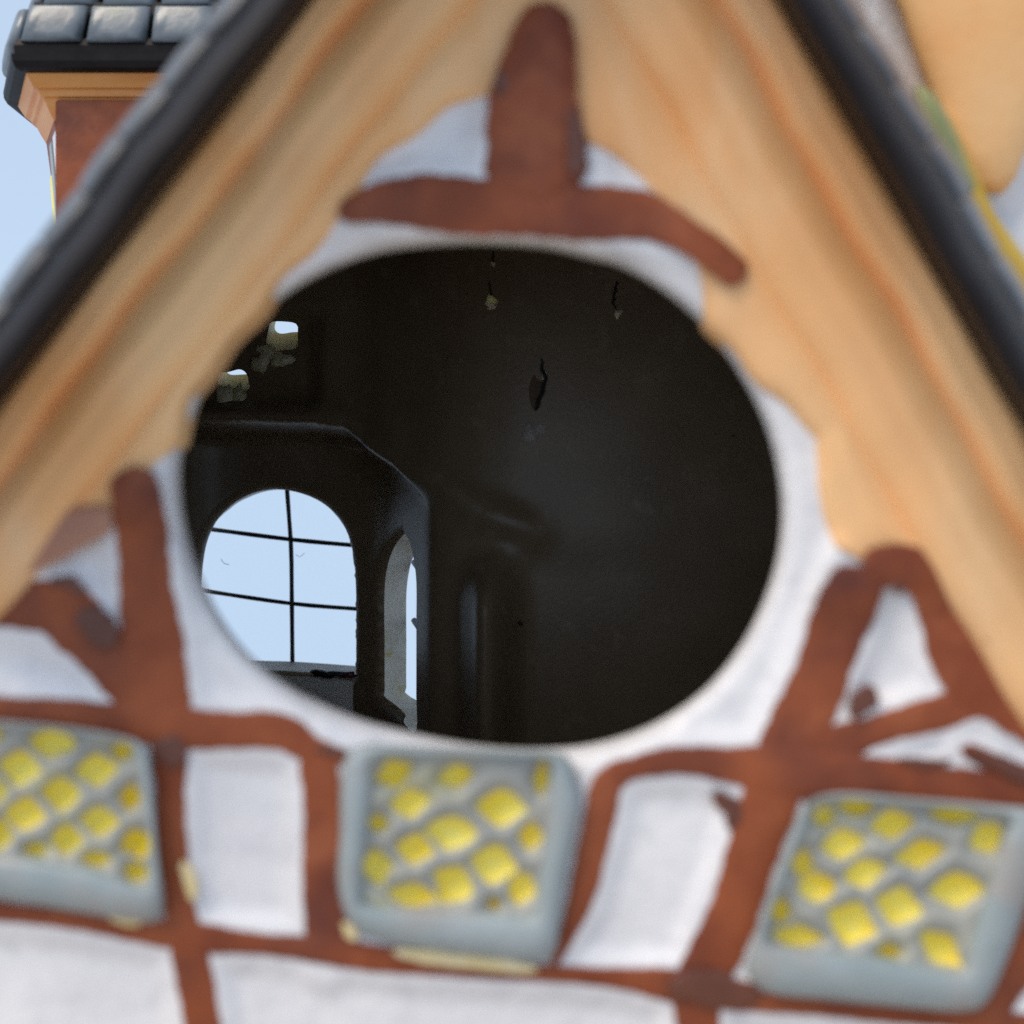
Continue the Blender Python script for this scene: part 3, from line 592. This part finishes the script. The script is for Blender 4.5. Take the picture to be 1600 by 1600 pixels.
on_wall('chip', 768, 468, 18, 17, 'chip_y', .6, .35); on_wall('chip', 768, 478, 22, 12, 'chip', .35)
on_wall('chip', 966, 490, 15, 13, 'chip', .55, .35); on_wall('chip', 771, 413, 8, 8, 'chip', .3)
on_wall('chip', 835, 674, 46, 28, 'chip_dim', .3, .35, 20); on_wall('chip', 851, 590, 9, 18, 'chip', .5, .3)
for a in ([(846, 560, 2), (847, 576, 5), (852, 590, 6), (849, 606, 6), (842, 626, 7), (836, 642, 2)], [(772, 384, 2), (770, 400, 3), (770, 410, 2)], [(764, 440, 2), (766, 452, 3), (767, 462, 3)], [(964, 440, 3), (960, 458, 4), (958, 474, 3), (962, 482, 2)]):
    yy = back_y(a[1][0], a[1][1])-.45
    q = smooth_loop(a, 14, False); V = []
    for i, p in enumerate(q):
        for s in (-1, 0, 1): v = at(p[0]+s*p[2]/2+1.2*math.sin(i*1.7), p[1], yy); v[1] -= .12*(s == 0); V.append(v)
    obj('crack', V, [[i*3+j, i*3+j+1, (i+1)*3+j+1, (i+1)*3+j] for i in range(13) for j in range(2)], 'crack', house)
for px, py, s in ((813, 974, 8), (955, 828, 5), (1118, 678, 5), (1146, 680, 9), (1040, 1004, 4), (700, 560, 4)): on_wall('pinhole', px, py, s, s, 'crack', .14, .2, 10)
for px, py, w_, h_ in ((408, 566, 30, 36), (440, 562, 34, 28), (418, 548, 30, 26), (350, 622, 26, 52), (374, 618, 20, 40)):
    on_wall('glaze_drip', px, py, w_, h_, 'drip', .8, .3)

# ------------------------------------------------------------------ outer body behind the gable
def quad_prism(name, ring, y0, y1, m): 
    V = [(x, y0, z) for x, z in ring]+[(x, y1, z) for x, z in ring]; n = len(ring)
    return fix_normals(obj(name, V, [list(range(n)), [n+i for i in range(n)][::-1]]+[[i, (i+1) % n, n+(i+1) % n, n+i] for i in range(n)], m, house, False))
slab('outer_side_wall', -49.6, -47.3, 31, 57.4, -75, 22, 'white', house)
slab('outer_side_wall', -49.6, -47.3, 1, 30.9, -75, -7, 'white', house)
slab('outer_side_wall', 49.8, 52.2, 1, 18.6, -75, -17, 'white', house)
quad_prism('main_roof', [(-50, 23), (-28.6, 51), (-3, 84), (-3, 87), (-29.8, 52.5), (-50.2, 25.5)], 31, 57, 'roof')
quad_prism('main_roof', [(50, 17), (31, 51.2), (-3, 84), (-3, 87), (33.5, 52.5), (52, 20)], 31, 57, 'roof')
slab('floor_plate', -47, 50, 0.5, 57, -45, -42.2, 'lining', house)
slab('bay_floor', -56, 50, 57.1, 90, -45, -42.2, 'lining', house)
slab('ceiling_plate', -57, 50, 57.2, 90, 50.2, 52, 'lining', house)

# ------------------------------------------------------------------ turret over the bay
tu = empty('turret', house)
QT = np.array([(-58.4, 54.5), (-63, 63), (-63, 80), (-56, 92), (-20, 92), (-9, 82), (-9, 54.5)])
def off(poly, d):
    n = len(poly); o = []
    for i in range(n):
        a, b, c = poly[i-1], poly[i], poly[(i+1) % n]; e1 = (b-a)/np.linalg.norm(b-a); e2 = (c-b)/np.linalg.norm(c-b)
        n1 = np.array([e1[1], -e1[0]]); n2 = np.array([e2[1], -e2[0]])
        s = -1
        m_ = n1+n2; m_ = m_/(m_@n1); o.append(b+s*m_*d)
    return np.array(o)
def loft(name, levels, m, parent, sm=False, cap=True):
    V = []; n = len(QT)
    for z, d in levels: V += [(p[0], p[1], z) for p in off(QT, d)]
    L = len(levels); Fc = [[i*n+j, i*n+(j+1) % n, (i+1)*n+(j+1) % n, (i+1)*n+j] for i in range(L-1) for j in range(n)]
    if cap: Fc += [list(range(n))[::-1], [(L-1)*n+j for j in range(n)]]
    return fix_normals(obj(name, V, Fc, m, parent, sm))
def loft_front(name, levels, m, parent):        # only the wall above the roofs: the bay wall carries the rest
    return loft(name, levels, m, parent, cap=False)
V = []; n = 7
wl = [(36, -1.6), (50.4, .2)]
loft_front('turret_wall', wl, 'timber', tu)
slab('turret_front', -57.6, -29.2, 52.4, 56.4, 33, 52, 'timber', tu, .2)
slab('turret_front', -57.6, -44.5, 53.65, 56.35, 20, 32.9, 'timber', tu, .2)  # hidden slab added to seal a light gap into the bay
loft('cornice', [(50, 0.2), (51.2, .9), (52.4, 1.5), (52.45, 1.9), (53.2, 2.2), (53.25, 2.7), (55.6, 4.2)], 'orange', tu)
loft('drip_edge', [(54.7, 4.3), (54.9, 4.9), (55.6, 5.3), (56.4, 5.4), (56.5, 5.0), (57.6, 5.1), (58.6, 4.6)], 'roof', tu)
loft('roof_base', [(58, 4.0), (64, 2.6), (64.1, 1.4), (72, -1), (90, -10), (110, -22)], 'roof', tu)
def tile_row(z0, z1, d0, d1, wt, thick, count_front):
    A, B = off(QT, d0), off(QT, d1)
    for (i, j, cnt) in ((6, 0, count_front), (0, 1, 1), (1, 2, 3)):
        for k in range(cnt):
            f0, f1 = (k+.03)/cnt, (k+.97)/cnt
            V = []
            for ins, th in ((0, 0.0), (.01, .45), (.05, .75), (.13, .93), (.30, 1.0)):
                g0, g1 = f0+(f1-f0)*ins, f1-(f1-f0)*ins
                for (PP, z, f) in ((A, z0+(z1-z0)*ins*.6, g0), (A, z0+(z1-z0)*ins*.6, g1), (B, z1-(z1-z0)*ins*.5, g1), (B, z1-(z1-z0)*ins*.5, g0)):
                    p = PP[i]+(PP[j]-PP[i])*f; e = PP[j]-PP[i]; nn = np.array([e[1], -e[0]]); nn = -nn/np.linalg.norm(nn)
                    tilt = .25*math.sin(k*2.1+z0)
                    V.append((p[0]+nn[0]*th*thick, p[1]+nn[1]*th*thick, z+tilt*.3))
            Fc = [[a*4+b, a*4+(b+1) % 4, a*4+4+(b+1) % 4, a*4+4+b] for a in range(4) for b in range(4)]+[[16, 17, 18, 19], [3, 2, 1, 0]]
            fix_normals(obj('roof_tile', V, Fc, 'tile', tu, True))
tile_row(58.0, 62.9, 4.3, 3.2, 7, 1.5, 7)
tile_row(63.5, 69, 1.6, .4, 7, 1.5, 7)
# painted side window of the turret: yellow panes between blue-grey bars on the left facets
a0, a1 = off(QT, -.2)[0], off(QT, -.2)[1]
def side_strip(name, f0, f1, z0, z1, m, th):
    e = a1-a0; nn = np.array([e[1], -e[0]]); nn = -nn/np.linalg.norm(nn); V = []
    for t_ in (-.6, th):
        for f, z in ((f0, z0), (f1, z0), (f1, z1), (f0, z1)):
            p = a0+e*f+nn*t_; V.append((p[0]+(50-z)*.09, p[1], z))
    return fix_normals(obj(name, V, [[0, 1, 2, 3], [7, 6, 5, 4], [0, 4, 5, 1], [1, 5, 6, 2], [2, 6, 7, 3], [3, 7, 4, 0]], m, tu, False))
side_strip('corner_plaster', .02, .36, 30, 49.5, 'white', .3)
side_strip('window_pane', .12, .34, 30, 43, 'yellow', .45)
side_strip('window_bar', .38, .62, 30, 48.5, 'blue', .5)
side_strip('window_pane', .64, .97, 30, 45, 'yellow', .4)
